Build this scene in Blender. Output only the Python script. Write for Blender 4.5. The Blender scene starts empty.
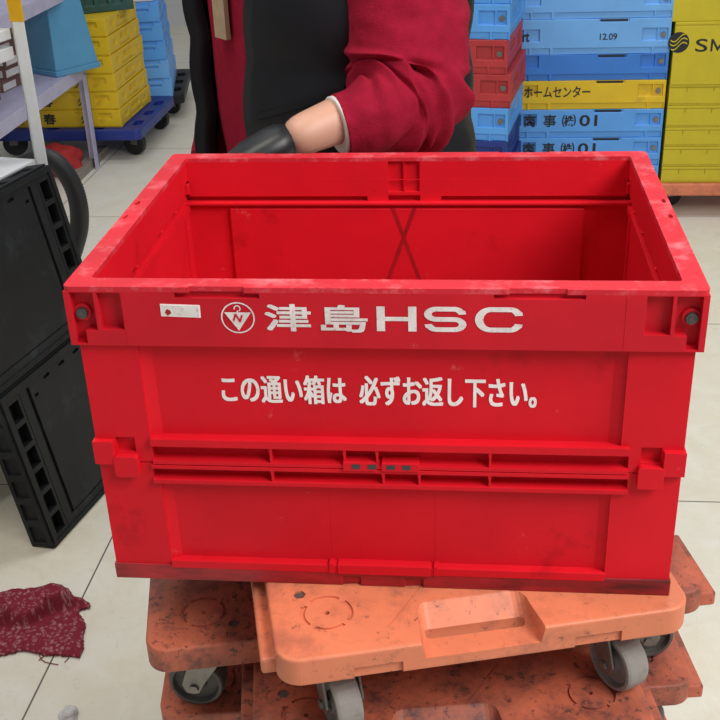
import bpy, bmesh, math, random
from mathutils import Vector, Matrix, noise
random.seed(7)
sc = bpy.context.scene
R = math.radians
ZB = 0.73                      # height of the red crate's underside above the floor

# ------------------------------------------------------------------ camera
cam_d = bpy.data.cameras.new('camera'); cam = bpy.data.objects.new('camera', cam_d)
sc.collection.objects.link(cam); sc.camera = cam
PIT, YAW, ROL = 0.4722, -0.1117, -0.0381
F_ = Vector((math.sin(YAW)*math.cos(PIT), math.cos(YAW)*math.cos(PIT), -math.sin(PIT)))
R_ = Vector((math.cos(YAW), -math.sin(YAW), 0)); U_ = R_.cross(F_)
R2 = R_*math.cos(ROL)+U_*math.sin(ROL); U2 = -R_*math.sin(ROL)+U_*math.cos(ROL)
M = Matrix((R2, U2, -F_)).transposed().to_4x4(); M.translation = Vector((0.076, -0.8213, 0.6638+ZB))
cam.matrix_world = M
cam_d.sensor_width = 36; cam_d.lens = 36*1102.8/720; cam_d.clip_start = .02
# ------------------------------------------------------------------ world, lights, exposure
w = bpy.data.worlds.new('hall'); sc.world = w; w.use_nodes = True
bg = w.node_tree.nodes['Background']; bg.inputs[0].default_value = (.93, .96, 1, 1); bg.inputs[1].default_value = .33
def area(name, loc, aim, sx, sy, power, col):
    d = bpy.data.lights.new(name, 'AREA'); d.shape = 'RECTANGLE'; d.size = sx; d.size_y = sy
    d.energy = power; d.color = col
    o = bpy.data.objects.new(name, d); sc.collection.objects.link(o); o.location = loc
    o.rotation_euler = (Vector(aim)-Vector(loc)).to_track_quat('-Z', 'Y').to_euler()
    return o
area('work_lamp', (1.45, -.80, 2.5), (.0, .1, .95), 1.3, 1.0, 60, (1, .97, .92))
area('ceiling_lamp', (-.8, .1, 3.1), (-.8, .2, 0), 1.3, .8, 27, (1, .93, .80))  # unseen lamp added to brighten and warm the left floor
area('ceiling_lamp', (-.6, 1.9, 3.1), (-.6, 1.9, 0), 1.3, .4, 8, (.95, .97, 1))
area('ceiling_lamp', (.5, 2.2, 3.1), (.5, 2.7, 0), 1.3, .4, 24, (.95, .98, 1))
area('ceiling_lamp', (-1.2, 3.6, 3.1), (-1.2, 3.9, 0), 1.3, .4, 8, (.9, .95, 1))
sc.view_settings.view_transform = 'Standard'; sc.view_settings.look = 'None'
sc.view_settings.exposure = 0.0; sc.view_settings.gamma = 1; sc.view_settings.use_curve_mapping = False

# ------------------------------------------------------------------ helpers
def mat(name, col, rough=.45, var=.12, vscale=14, dirt=None, dirt_amt=0., dscale=9, wear=0., wscale=60, bump=0., bscale=200, metal=0., spec=.5, stretch=(1,1,1), wcol=(.85,.6,.6), specks=None, samt=.5):
    m = bpy.data.materials.new(name); m.use_nodes = True
    nt = m.node_tree; N = nt.nodes; L = nt.links; b = N['Principled BSDF']
    b.inputs['Roughness'].default_value = rough; b.inputs['Metallic'].default_value = metal
    b.inputs['Specular IOR Level'].default_value = spec
    tc = N.new('ShaderNodeTexCoord'); mp = N.new('ShaderNodeMapping'); mp.inputs['Scale'].default_value = stretch
    L.new(tc.outputs['Object'], mp.inputs[0]); co = mp.outputs[0]
    def nz(scale, detail=5, rg=.6):
        n = N.new('ShaderNodeTexNoise'); n.inputs['Scale'].default_value = scale; n.inputs['Detail'].default_value = detail
        n.inputs['Roughness'].default_value = rg; L.new(co, n.inputs['Vector']); return n.outputs['Fac']
    def ramp(src, lo, hi, a=0., c=1.):
        r = N.new('ShaderNodeMapRange'); r.inputs[1].default_value = lo; r.inputs[2].default_value = hi
        r.inputs[3].default_value = a; r.inputs[4].default_value = c; L.new(src, r.inputs[0]); return r.outputs[0]
    def mix(fac, A, B):
        x = N.new('ShaderNodeMix'); x.data_type = 'RGBA'
        L.new(fac, x.inputs[0])
        for s, v in ((6, A), (7, B)):
            if isinstance(v, tuple): x.inputs[s].default_value = (*v, 1)
            else: L.new(v, x.inputs[s])
        return x.outputs[2]
    lo = tuple(c*(1-var) for c in col); hi = tuple(min(1, c*(1+var)) for c in col)
    c = mix(ramp(nz(vscale), .3, .7), lo, hi)
    if dirt: c = mix(ramp(nz(dscale, 8, .7), .62-.25*dirt_amt, .78-.1*dirt_amt, 0, min(1, .55+.4*dirt_amt)), c, dirt)
    if specks: c = mix(ramp(nz(95, 7, .75), .70-.16*samt, .74-.13*samt, 0, .85), c, specks); c = mix(ramp(nz(26, 10, .8), .60-.08*samt, .68, 0, .75*samt), c, specks)
    if wear: c = mix(ramp(nz(wscale, 9, .75), .66-.12*wear, .74, 0, .75), c, wcol)
    L.new(c, b.inputs['Base Color'])
    if bump:
        bp = N.new('ShaderNodeBump'); bp.inputs['Strength'].default_value = bump; bp.inputs['Distance'].default_value = .002
        L.new(nz(bscale, 3), bp.inputs['Height']); L.new(bp.outputs[0], b.inputs['Normal'])
    return m

def build(name, bm, m, parent=None, bevel=0., seg=2, smooth=False, sub=0, mw=None, angle=35):
    bmesh.ops.recalc_face_normals(bm, faces=bm.faces)
    me = bpy.data.meshes.new(name); bm.to_mesh(me); bm.free()
    o = bpy.data.objects.new(name, me); sc.collection.objects.link(o)
    if m: me.materials.append(m)
    if smooth:
        for p in me.polygons: p.use_smooth = True
    if bevel:
        b = o.modifiers.new('bevel', 'BEVEL'); b.width = bevel; b.segments = seg; b.limit_method = 'ANGLE'; b.angle_limit = R(angle)
    if sub:
        s = o.modifiers.new('sub', 'SUBSURF'); s.levels = sub; s.render_levels = sub
    if parent: o.parent = parent
    if mw is not None: o.matrix_world = mw
    return o
def bake(o):
    bpy.context.view_layer.update()
    dg = bpy.context.evaluated_depsgraph_get()
    me = bpy.data.meshes.new_from_object(o.evaluated_get(dg)); o.modifiers.clear(); o.data = me
    return o
def tag(o, label=None, cat=None, group=None, kind=None):
    if label: o['label'] = label
    if cat: o['category'] = cat
    if group: o['group'] = group
    if kind: o['kind'] = kind
    return o
def empty(name, loc, rz, label, cat, group=None):
    o = bpy.data.objects.new(name, None); sc.collection.objects.link(o); o.empty_display_size = .05
    o.location = loc; o.rotation_euler = (0, 0, rz); return tag(o, label, cat, group)
def kids(o): return [c for c in sc.collection.objects if c.parent == o]
def dup(o, parent=None):
    c = o.copy(); sc.collection.objects.link(c)
    if parent: c.parent = parent
    for k in kids(o): dup(k, c)
    return c
def box(bm, x0, x1, y0, y1, z0, z1, mw=None):
    vs = [Vector((x, y, z)) for x in (x0, x1) for y in (y0, y1) for z in (z0, z1)]
    if mw: vs = [mw @ v for v in vs]
    v = [bm.verts.new(p) for p in vs]
    for f in ((0,1,3,2),(4,6,7,5),(0,4,5,1),(2,3,7,6),(0,2,6,4),(1,5,7,3)): bm.faces.new([v[i] for i in f])
def prism(bm, pts, d, f=lambda a, b, t: Vector((a, b, t)), t0=0.):
    """outline pts (a,b) extruded from t0 to d; f places (a,b,t) in space"""
    A = [bm.verts.new(f(a, b, t0)) for a, b in pts]; B = [bm.verts.new(f(a, b, d)) for a, b in pts]
    n = len(pts); bm.faces.new(A[::-1]); bm.faces.new(B)
    for i in range(n): bm.faces.new([A[i], A[(i+1) % n], B[(i+1) % n], B[i]])
def cyl(bm, p0, p1, r, n=16, r1=None):
    p0 = Vector(p0); p1 = Vector(p1); q = (p1-p0).to_track_quat('Z', 'Y'); h = (p1-p0).length
    r1 = r if r1 is None else r1
    ring = lambda rr, z: [bm.verts.new(p0+q @ Vector((rr*math.cos(2*math.pi*i/n), rr*math.sin(2*math.pi*i/n), z))) for i in range(n)]
    a = ring(r, 0); b = ring(r1, h); bm.faces.new(a[::-1]); bm.faces.new(b)
    for i in range(n): bm.faces.new([a[i], a[(i+1) % n], b[(i+1) % n], b[i]])
def loft(bm, rings, caps=True, close=True):
    vs = [[bm.verts.new(p) for p in r] for r in rings]; n = len(vs[0])
    for a, b in zip(vs, vs[1:]):
        for i in range(n if close else n-1): bm.faces.new([a[i], a[(i+1) % n], b[(i+1) % n], b[i]])
    if caps: bm.faces.new(vs[0][::-1]); bm.faces.new(vs[-1])
def rrect(x0, x1, y0, y1, r, n=6):
    out = []
    for cx, cy, a0 in ((x1-r, y1-r, 0), (x0+r, y1-r, 90), (x0+r, y0+r, 180), (x1-r, y0+r, 270)):
        for i in range(n+1):
            a = R(a0+90*i/n); out.append((cx+r*math.cos(a), cy+r*math.sin(a)))
    return out
def relief(bm, u0, u1, v0, v1, back, rects, f, base=0.):
    """a slab whose front has depth base except in rects (a,b,c,d,depth); f(u,v,d)->point"""
    us = sorted({u0, u1} | {min(max(k, u0), u1) for r in rects for k in r[:2]}); vs = sorted({v0, v1} | {min(max(k, v0), v1) for r in rects for k in r[2:4]})
    nu, nv = len(us)-1, len(vs)-1
    D = [[base]*nv for _ in range(nu)]
    for i in range(nu):
        for j in range(nv):
            cu = (us[i]+us[i+1])/2; cv = (vs[j]+vs[j+1])/2
            for a, b, c, d, dep in rects:
                if a < cu < b and c < cv < d: D[i][j] = dep
    cache = {}
    def V(i, j, d):
        k = (i, j, round(d, 6))
        if k not in cache: cache[k] = bm.verts.new(f(us[i], vs[j], d))
        return cache[k]
    def face(*q):
        q = list(dict.fromkeys(q))
        if len(q) > 2:
            try: bm.faces.new(q)
            except ValueError: pass
    g = lambda i, j: D[i][j] if 0 <= i < nu and 0 <= j < nv else back
    for i in range(nu):
        for j in range(nv):
            d = D[i][j]
            face(V(i,j,d), V(i+1,j,d), V(i+1,j+1,d), V(i,j+1,d)); face(V(i,j,back), V(i,j+1,back), V(i+1,j+1,back), V(i+1,j,back))
    for i in range(nu+1):
        for j in range(nv):
            a, b = g(i-1, j), g(i, j)
            if abs(a-b) > 1e-7: face(V(i,j,a), V(i,j+1,a), V(i,j+1,b), V(i,j,b))
    for i in range(nu):
        for j in range(nv+1):
            a, b = g(i, j-1), g(i, j)
            if abs(a-b) > 1e-7: face(V(i,j,a), V(i+1,j,a), V(i+1,j,b), V(i,j,b))
def cut(o, cutters):
    """subtract bmeshes from a mesh and keep the result as plain mesh"""
    tmp = []
    for bm in cutters:
        c = build('cutter', bm, None); tmp.append(c)
        m = o.modifiers.new('b', 'BOOLEAN'); m.object = c; m.operation = 'DIFFERENCE'; m.solver = 'EXACT'
    par = o.parent; o.parent = None; bake(o); o.parent = par
    for c in tmp: bpy.data.objects.remove(c, do_unlink=True)
    return o
def text(name, body, x0, x1, z0, z1, fpt, m, parent, bold=.012, label=None, heavy=0.):
    """printed lettering fitted to the box x0..x1, z0..z1 of a face; fpt(x,z,d)->point"""
    cu = bpy.data.curves.new(name, 'FONT'); cu.body = body; cu.size = 1; cu.offset = bold; cu.resolution_u = 4; cu.fill_mode = 'FRONT'
    t = bpy.data.objects.new(name, cu); sc.collection.objects.link(t); bpy.context.view_layer.update()
    me = bpy.data.meshes.new_from_object(t.evaluated_get(bpy.context.evaluated_depsgraph_get()))
    bpy.data.objects.remove(t, do_unlink=True)
    xs = [v.co.x for v in me.vertices]; ys = [v.co.y for v in me.vertices]
    ax, bx, ay, by = min(xs), max(xs), min(ys), max(ys)
    V0 = [(x0+(v.co.x-ax)/(bx-ax)*(x1-x0), z0+(v.co.y-ay)/(by-ay)*(z1-z0)) for v in me.vertices]; P0_ = [list(p.vertices) for p in me.polygons]
    VV, PP = [], []; e_ = heavy*(z1-z0)                            # several slightly shifted passes of ink make the strokes bolder
    for k, (sx, sz) in enumerate([(0, 0)]+([(1, .7), (-1, .7), (1, -.7), (-1, -.7), (1, 0), (-1, 0)] if heavy else [])):
        PP += [[i+len(VV) for i in p] for p in P0_]; VV += [fpt(x+sx*e_, z+sz*e_, -.0004-.00002*k) for x, z in V0]
    me = bpy.data.meshes.new(name); me.from_pydata(VV, [], PP)
    me.name = name; o = bpy.data.objects.new(name, me); sc.collection.objects.link(o); me.materials.append(m); o.parent = parent
    if label: o['label'] = label
    return o
def skin(name, V, E, m, parent=None, sub=2, root=0):
    me = bpy.data.meshes.new(name); me.from_pydata([v[:3] for v in V], E, [])
    o = bpy.data.objects.new(name, me); sc.collection.objects.link(o)
    s = o.modifiers.new('skin', 'SKIN'); s.use_smooth_shade = True
    if not me.skin_vertices: 
        raise RuntimeError('no skin layer')
    for i, v in enumerate(V):
        r = v[3]; d = me.skin_vertices[0].data[i]; d.radius = r if isinstance(r, tuple) else (r, r); d.use_root = (i == root)
    ss = o.modifiers.new('sub', 'SUBSURF'); ss.levels = sub; ss.render_levels = sub
    bake(o)
    if not o.data.materials: o.data.materials.append(m)
    else: o.data.materials[0] = m
    for p in o.data.polygons: p.use_smooth = True
    if parent: o.parent = parent
    return o
def tube(bm, pts, r, n=16, ribs=0., step=1):
    """smooth tube along points (Catmull-Rom), optional corrugation"""
    P = [Vector(p) for p in pts]; P = [2*P[0]-P[1]]+P+[2*P[-1]-P[-2]]
    path = []
    for i in range(1, len(P)-2):
        for k in range(step):
            t = k/step; a, b, c, d = P[i-1], P[i], P[i+1], P[i+2]
            path.append(.5*((2*b)+(c-a)*t+(2*a-5*b+4*c-d)*t*t+(3*b-a-3*c+d)*t**3))
    path.append(P[-2]); rings = []; up = Vector((0.3, 1, .2))
    for i, p in enumerate(path):
        t = (path[min(i+1, len(path)-1)]-path[max(i-1, 0)]).normalized()
        s = t.cross(up).normalized(); q = t.cross(s); rr = r[0]+(r[1]-r[0])*i/(len(path)-1) if isinstance(r, tuple) else r
        rr *= 1+(ribs if i % 2 else 0)
        rings.append([p+s*rr*math.cos(2*math.pi*k/n)+q*rr*math.sin(2*math.pi*k/n) for k in range(n)])
    loft(bm, rings)

# ------------------------------------------------------------------ materials
RED = mat('red_plastic', (.67, .009, .021), .5, spec=.16, var= .10, vscale=7, wear=.12, wscale=38, wcol=(.75,.12,.12), bump=.03, bscale=90, dirt=(.20,.004,.006), dirt_amt=.10, dscale=11)
RED_RIM = mat('red_plastic_rim', (.62, .022, .038), .5, spec=.2, var= .12, vscale=10, wear=1.35, wscale=30, wcol=(.80,.28,.31), bump=.05, bscale=120)
RED_BAND = mat('red_plastic_band', (.56, .010, .022), .5, spec=.2, var= .14, vscale=8, wear=.15, wscale=50, wcol=(.7,.2,.2), dirt=(.22,.004,.008), dirt_amt=.15, dscale=13)
RED_BASE = mat('red_plastic_base', (.47, .010, .020), .5, .14, 9, dirt=(.07,.006,.008), dirt_amt=1.05, dscale=6, stretch=(1.2,1,5), wear=.1, wcol=(.75,.3,.3))
WHITE_INK = mat('white_ink', (.92, .84, .84), .6, .08, 60, dirt=(.62,.05,.06), dirt_amt=.15, dscale=230)
WORN_INK = mat('worn_ink', (.78, .71, .71), .6, .15, 60, dirt=(.55,.04,.05), dirt_amt=.32, dscale=260)
PAPER = mat('sticker_paper', (.75, .72, .70), .6, .1, 80, dirt=(.4,.05,.06), dirt_amt=.35, dscale=150)
STEEL = mat('steel', (.50, .50, .52), .35, .15, 40, metal=.9)
BOLT = mat('worn_bolt', (.11, .105, .10), .4, .3, 120, metal=.6)
DARK_STEEL = mat('dark_steel', (.06, .065, .075), .4, .2, 50, metal=.4)
ORANGE = mat('orange_plastic', (.70, .21, .105), .5, .10, 10, dirt=(.24,.075,.055), dirt_amt=.55, dscale=12, wear=.1, wscale=70, wcol=(.75,.35,.22), bump=.06, bscale=150, specks=(.18,.06,.045), samt=.6)
ORANGE_D = mat('orange_plastic_dirty', (.55, .135, .07), .55, .14, 12, dirt=(.12,.045,.038), dirt_amt=1.0, dscale=13, bump=.08, bscale=150, specks=(.07,.03,.028), samt=.9)
WHEEL = mat('grey_rubber', (.27, .255, .235), .6, .16, 40, dirt=(.12,.11,.1), dirt_amt=.5, dscale=40)
WHEEL_D = mat('dark_grey_rubber', (.10, .09, .085), .6, .2, 40, dirt=(.04,.035,.03), dirt_amt=.5, dscale=40)
ZINC = mat('zinc', (.22, .21, .20), .4, .2, 60, metal=.7)
BLACK_PL = mat('black_plastic', (.010, .011, .013), .5, spec=.3, var=.3, vscale=9, wear=1.0, wscale=11, wcol=(.040,.048,.062), bump=.08, bscale=60)
BLACK_OLD = mat('black_plastic_old', (.016, .017, .019), .48, .3, 9, wear=.25, wscale=22, wcol=(.05,.055,.065), bump=.08, bscale=60)
BLACK_RUB = mat('black_rubber', (.018, .018, .02), .5, .2, 30)
WHITE_MET = mat('white_enamel', (.78, .80, .83), .35, .05, 20)
LAV = mat('lavender_enamel', (.46, .44, .60), .45, .10, 12, dirt=(.25,.22,.3), dirt_amt=.2)
YELLOW_TAPE = mat('yellow_tape', (.75, .42, .01), .5, .1, 20)
YELLOW = mat('yellow_plastic', (.70, .47, .012), .45, .08, 8, dirt=(.35,.22,.02), dirt_amt=.12)
YELLOW2 = mat('lemon_plastic', (.58, .47, .015), .45, .08, 8, dirt=(.25,.2,.03), dirt_amt=.25, dscale=7)
BLUE_L = mat('light_blue_plastic', (.095, .34, .80), .42, .08, 8)
BLUE_L2 = mat('pale_blue_plastic', (.15, .40, .80), .42, .08, 8)
BLUE_M = mat('mid_blue_plastic', (.035, .19, .62), .42, .08, 8)
BLUE_N = mat('navy_blue_plastic', (.012, .03, .22), .45, .1, 12, dirt=(.02,.02,.05), dirt_amt=.3)
BLUE_BIN = mat('sky_blue_bin', (.085, .28, .47), .45, .08, 8)
RED_OLD = mat('dull_red_plastic', (.42, .03, .035), .5, .12, 12)
GREEN_D = mat('dark_green_plastic', (.012, .065, .055), .5, .25, 20)
INK = mat('black_ink', (.012, .013, .016), .6, .1, 30)
BROWN = mat('brown_carton', (.17, .085, .07), .7, .12, 30)
CARD_W = mat('white_carton', (.62, .60, .60), .7, .1, 30)
WOOD = mat('grey_wood', (.26, .23, .20), .7, .25, 20, stretch=(1, 12, 12))
RUBBLE = mat('red_cloth', (.40, .02, .02), .8, .2, 30)
SKIN_M = mat('skin', (.60, .33, .24), .5, .06, 20)
SWEAT = mat('maroon_fleece', (.30, .008, .030), .95, .12, 60, bump=.5, bscale=420, spec=.15)
VEST = mat('black_nylon', (.007, .007, .010), .5, .25, 12, bump=.2, bscale=40, spec=.25)
GLOVE = mat('black_glove', (.012, .014, .017), .42, .2, 40)
PANTS = mat('charcoal_cotton', (.025, .025, .03), .9, .2, 40)
HAIR = mat('black_hair', (.008, .007, .006), .6, .2, 60)
SHOE = mat('black_shoe', (.015, .015, .015), .6, .2, 30)
CREAM = mat('cream_cuff', (.72, .68, .66), .9, .08, 60)
BEIGE = mat('beige_strap', (.42, .30, .19), .8, .1, 60)

# floor: vinyl sheet with dark joints
def floor_mat():
    m = bpy.data.materials.new('vinyl_floor'); m.use_nodes = True; nt = m.node_tree; N = nt.nodes; L = nt.links; b = N['Principled BSDF']
    g = N.new('ShaderNodeNewGeometry')
    def nz(s, det=6, rg=.65, dist=0.):
        n = N.new('ShaderNodeTexNoise'); n.inputs['Scale'].default_value = s; n.inputs['Detail'].default_value = det; n.inputs['Roughness'].default_value = rg
        n.inputs['Distortion'].default_value = dist; L.new(g.outputs['Position'], n.inputs['Vector']); return n.outputs['Fac']
    def mr(src, a, c, lo=0., hi=1.):
        r = N.new('ShaderNodeMapRange'); r.inputs[1].default_value = a; r.inputs[2].default_value = c; r.inputs[3].default_value = lo; r.inputs[4].default_value = hi
        L.new(src, r.inputs[0]); return r.outputs[0]
    def mix(f, A, B):
        x = N.new('ShaderNodeMix'); x.data_type = 'RGBA'; L.new(f, x.inputs[0])
        for s, v in ((6, A), (7, B)):
            if isinstance(v, tuple): x.inputs[s].default_value = (*v, 1)
            else: L.new(v, x.inputs[s])
        return x.outputs[2]
    c = mix(mr(nz(9, 7, .7, .6), .38, .66), (.76, .70, .56), (.82, .79, .68))
    c = mix(mr(nz(38, 5, .7, 1.2), .60, .70, 0, .55), c, (.60, .53, .40))
    c = mix(mr(nz(1.1), .45, .65, 0, .35), c, (.80, .80, .78))
    c = mix(mr(nz(120, 3), .74, .78, 0, .7), c, (.16, .13, .10))
    sp = N.new('ShaderNodeSeparateXYZ'); L.new(g.outputs['Position'], sp.inputs[0])
    def joint(out, off, per):
        a = N.new('ShaderNodeMath'); a.operation = 'ADD'; a.inputs[1].default_value = -off+per*20+per/2; L.new(out, a.inputs[0])
        d = N.new('ShaderNodeMath'); d.operation = 'MODULO'; d.inputs[1].default_value = per; L.new(a.outputs[0], d.inputs[0])
        s = N.new('ShaderNodeMath'); s.operation = 'SUBTRACT'; s.inputs[1].default_value = per/2; L.new(d.outputs[0], s.inputs[0])
        q = N.new('ShaderNodeMath'); q.operation = 'ABSOLUTE'; L.new(s.outputs[0], q.inputs[0])
        return mr(q.outputs[0], .0011, .0022, 1, 0)
    mx = N.new('ShaderNodeMath'); mx.operation = 'MAXIMUM'
    L.new(joint(sp.outputs[0], -.682, .848), mx.inputs[0]); L.new(joint(sp.outputs[1], 1.236, .911), mx.inputs[1])
    c = mix(mx.outputs[0], c, (.10, .095, .085))
    L.new(c, b.inputs['Base Color']); b.inputs['Roughness'].default_value = .42
    return m
bm = bmesh.new(); box(bm, -4.5, 4.5, -2.5, 7, -.05, 0)
tag(build('floor', bm, floor_mat()), kind='structure')

WALL = mat('painted_wall', (.55, .56, .57), .8, .05, 3)
for nm_, b_ in (('wall_back', (-4.5, 4.5, 7, 7.1, 0, 3.6)), ('wall_left', (-4.6, -4.5, -2.5, 7, 0, 3.6)), ('wall_right', (4.5, 4.6, -2.5, 7, 0, 3.6))):
    bm = bmesh.new(); box(bm, *b_); tag(build(nm_, bm, WALL), kind='structure')

# ------------------------------------------------------------------ dollies
DW, DL, DH = .381, .580, .12167
def make_dolly(sides, m, spin, wm):
    root = bpy.data.objects.new('dolly', None); sc.collection.objects.link(root); root.empty_display_size = .05
    hw, hl = DW/2, DL/2
    bm = bmesh.new(); prism(bm, rrect(-hw, hw, -hl, hl, .023, 12), DH, t0=DH-.03)
    o = build('deck', bm, m, root, bevel=.003, seg=3); bake(o)
    cs = []
    for k in (-1, 1):                                             # hand scoops and slots at both short ends
        c = bmesh.new(); Y = lambda d: k*(hl-d)
        prof = [(-.03, DH-.0165), (.034, DH-.0175), (.036, DH-.0170), (.0555, DH-.0010), (.058, DH+.003), (.058, DH+.02), (-.03, DH+.02)]
        A_ = [c.verts.new((-.0605-(DH-z)*-.25+(.012*max(0, d)/.058)-.006, Y(d), z)) for d, z in prof]; B_ = [c.verts.new((.0605+(DH-z)*-.25-(.012*max(0, d)/.058)-.006, Y(d), z)) for d, z in prof]
        c.faces.new(A_[::-1]); c.faces.new(B_)
        for q in range(len(prof)): c.faces.new([A_[q], A_[(q+1) % len(prof)], B_[(q+1) % len(prof)], B_[q]])
        bmesh.ops.recalc_face_normals(c, faces=c.faces); eds = [e for e in c.edges if any(set(e.verts) == {L_[i], L_[i+1]} for L_ in (A_, B_) for i in (1, 2, 3, 4))]
        bmesh.ops.bevel(c, geom=eds, offset=.009, segments=4, affect='EDGES', profile=.5)
        cs.append(c)
        c = bmesh.new(); y = sorted((Y(.0245), Y(.0365))); prism(c, rrect(-.053, .041, *y, .0058), DH+.03, t0=DH-.06); cs.append(c)
        c = bmesh.new()
        for x0 in (-.123, .079):                                  # notches in the end face
            y = sorted((Y(-.02), Y(.004))); box(c, x0, x0+.044, *y, DH-.05, DH-.0165)
        cs.append(c)
        for s in (-1, 1):
            cx, cy = s*(hw-.052), k*(hl-.058)
            c = bmesh.new()                                       # ring groove over each caster
            for q in range(4):
                arc_ = [R(53+90*q+74*i/8) for i in range(9)]
                prism(c, [(cx+.0243*math.cos(t), cy+.0243*math.sin(t)) for t in arc_]+[(cx+.0203*math.cos(t), cy+.0203*math.sin(t)) for t in arc_[::-1]], DH+.01, t0=DH-.0022)
            cs.append(c)
            c = bmesh.new(); cyl(c, (cx, cy, DH-.006), (cx, cy, DH+.01), .0026, 10); cyl(c, (cx-s*.022*-1, cy-k*.031, DH-.004), (cx+s*.022, cy-k*.031, DH+.01), .0062, 6)
            cs.append(c)
    c = bmesh.new()                                               # long diagonal mould lines
    for x, y, a, l in ((-.05,-.215,52,.11), (.05,-.19,52,.10), (.12,-.12,52,.12), (-.06,-.10,52,.15), (.06,.10,52,.15), (-.1,.17,52,.12)):
        box(c, -l/2, l/2, -.0007, .0007, DH-.0008, DH+.01, Matrix.Translation((x, y, 0)) @ Matrix.Rotation(R(a), 4, 'Z'))
    cs.append(c)
    cut(o, cs)
    # lower tier (ledge) along some sides
    def ledge(*b_): lb = bmesh.new(); box(lb, *b_); build('side_ledge', lb, m, root, bevel=.003, seg=2)
    zt, zb = DH-.013, DH-.03; t = .013
    if 'L' in sides: ledge(-hw-t, -hw+.01, -hl+.022, hl-.022, zb, zt)
    if 'R' in sides: ledge(hw-.01, hw+t, -hl+.022, hl-.022, zb, zt)
    for s, k in (('F', -1), ('B', 1)):
        if s in sides:
            for a, b in ((-hw+.010, -.075), (.075, hw-.010)):
                y = sorted((k*(hl-.01), k*(hl+t))); ledge(a, b, *y, zb, zt)
    bm = bmesh.new(); box(bm, -.11, .11, -.17, .17, DH-.041, DH-.029)
    for i in range(5): box(bm, -.155, .155, -.16+.08*i-.003, -.16+.08*i+.003, DH-.039, DH-.029)
    build('underframe', bm, m, root, bevel=.002)
    for k in (-1, 1):
        for s in (-1, 1):
            hb = bmesh.new(); cyl(hb, (s*(hw-.030), k*(hl-.089), DH-.0038), (s*(hw-.030), k*(hl-.089), DH-.0018), .0058, 6)
            tag(build('hex_bolt', hb, ZINC, o), label='metal hex bolt set in the deck')
    i = 0
    for k in (-1, 1):
        for s in (-1, 1):
            cst = bpy.data.objects.new('caster', None); sc.collection.objects.link(cst); cst.parent = root
            cst.location = (s*(hw-.055), k*(hl-.062), 0); cst.rotation_euler = (0, 0, R(spin[i])); i += 1
            zc, wr_ = .0302, .0300
            bm = bmesh.new(); box(bm, -.03, .03, -.026, .026, DH-.034, DH-.03); cyl(bm, (0, 0, .070), (0, 0, DH-.032), .017, 16)
            for e in (-1, 1):
                x = sorted((e*.0160, e*.0188))
                prism(bm, [(-.017, .074), (.019, .074), (.032, .034), (.028, .023), (.014, .023), (.009, .034)], x[1], lambda a, b, t: Vector((t, a, b)), t0=x[0])
            box(bm, -.0188, .0188, -.017, .019, .068, .074)
            build('fork', bm, ZINC, cst, bevel=.001)
            bm = bmesh.new(); prof = ((.0, .0118), (.010, .0125), (.0115, .006), (.0235, .006), (.0250, .0130), (.0285, .0125), (.0298, .0095), (.0300, .005), (.0300, -.005), (.0298, -.0095), (.0285, -.0125), (.0250, -.0130), (.0235, -.006), (.0115, -.006), (.010, -.0125), (.0, -.0118))
            rings = [[Vector((x, .019+max(r, .002)*math.cos(2*math.pi*j/32), zc+max(r, .002)*math.sin(2*math.pi*j/32))) for j in range(32)] for r, x in prof]
            loft(bm, rings); tag(build('wheel', bm, wm, cst, bevel=.0006), label='grey rubber caster wheel')
            bm = bmesh.new(); cyl(bm, (-.0215, .019, zc), (.0215, .019, zc), .0055, 6); build('axle', bm, ZINC, cst)
    return root
def place_dolly(o, fl, ang, top, cross, label):
    """fl = front-left corner of the deck; cross: long side to the front"""
    a = R(ang); ex = Vector((math.cos(a), math.sin(a))); ey = Vector((-math.sin(a), math.cos(a)))
    c = Vector(fl)+(ex*DL/2+ey*DW/2 if cross else ex*DW/2+ey*DL/2)
    o.location = (c.x, c.y, top-DH); o.rotation_euler = (0, 0, a+(math.pi/2 if cross else 0)); tag(o, label, 'dolly', 'stack of orange plastic dollies')
    return o
tT = place_dolly(make_dolly('L', ORANGE, (192, 200, 200, 170), WHEEL), (-.087, -.106), 14.6, ZB, False, 'clean topmost orange dolly with hand slot carrying the red crate')
tA = place_dolly(make_dolly('F', ORANGE_D, (172, 20, -14, 10), WHEEL_D), (-.2395, -.0114), 12.6, ZB-.08, True, 'grimy orange dolly crosswise just under the topmost one, sticking out left and right')
tB = place_dolly(make_dolly('LR', ORANGE_D, (20, 0, 160, 190), WHEEL), (-.118, -.108), 9.5, ZB-DH, False, 'dirty orange dolly that the front wheels of the topmost dolly stand on')
tC = place_dolly(make_dolly('F', ORANGE_D, (160, 20, -20, 30), WHEEL_D), (-.250, .0240), 8.2, ZB-.08-DH, True, 'lowest visible orange dolly, crosswise, its ends cut off by the picture bottom')
for i in range(2, 6):
    place_dolly(dup(tB), (-.112+.006*i, -.07-.004*i), 9+i, ZB-DH*i, False, 'orange dolly number %s lengthwise below the picture edge' % ('three', 'four', 'five', 'six')[i-2])
    if i < 5: place_dolly(dup(tC), (-.255, .05-.01*i), 9+i, ZB-.08-DH*i, True, 'orange dolly number %s crosswise below the picture edge' % ('three', 'four', 'five')[i-2])

# ------------------------------------------------------------------ red folding crate
CW, CD, CH, RH, RT = .53, .3826, .3072, .0546, .0192
cr = empty('folding_crate', (0, 0, ZB), 0, 'big red folding crate with white lettering on the orange dollies', 'crate')
hw = CW/2
FR = lambda u, v, d: Vector((u, d, v))                            # front face
BK = lambda u, v, d: Vector((u, CD-d, v))
LF = lambda u, v, d: Vector((-hw+d, u, v))
RG = lambda u, v, d: Vector((hw-d, u, v))
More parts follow.
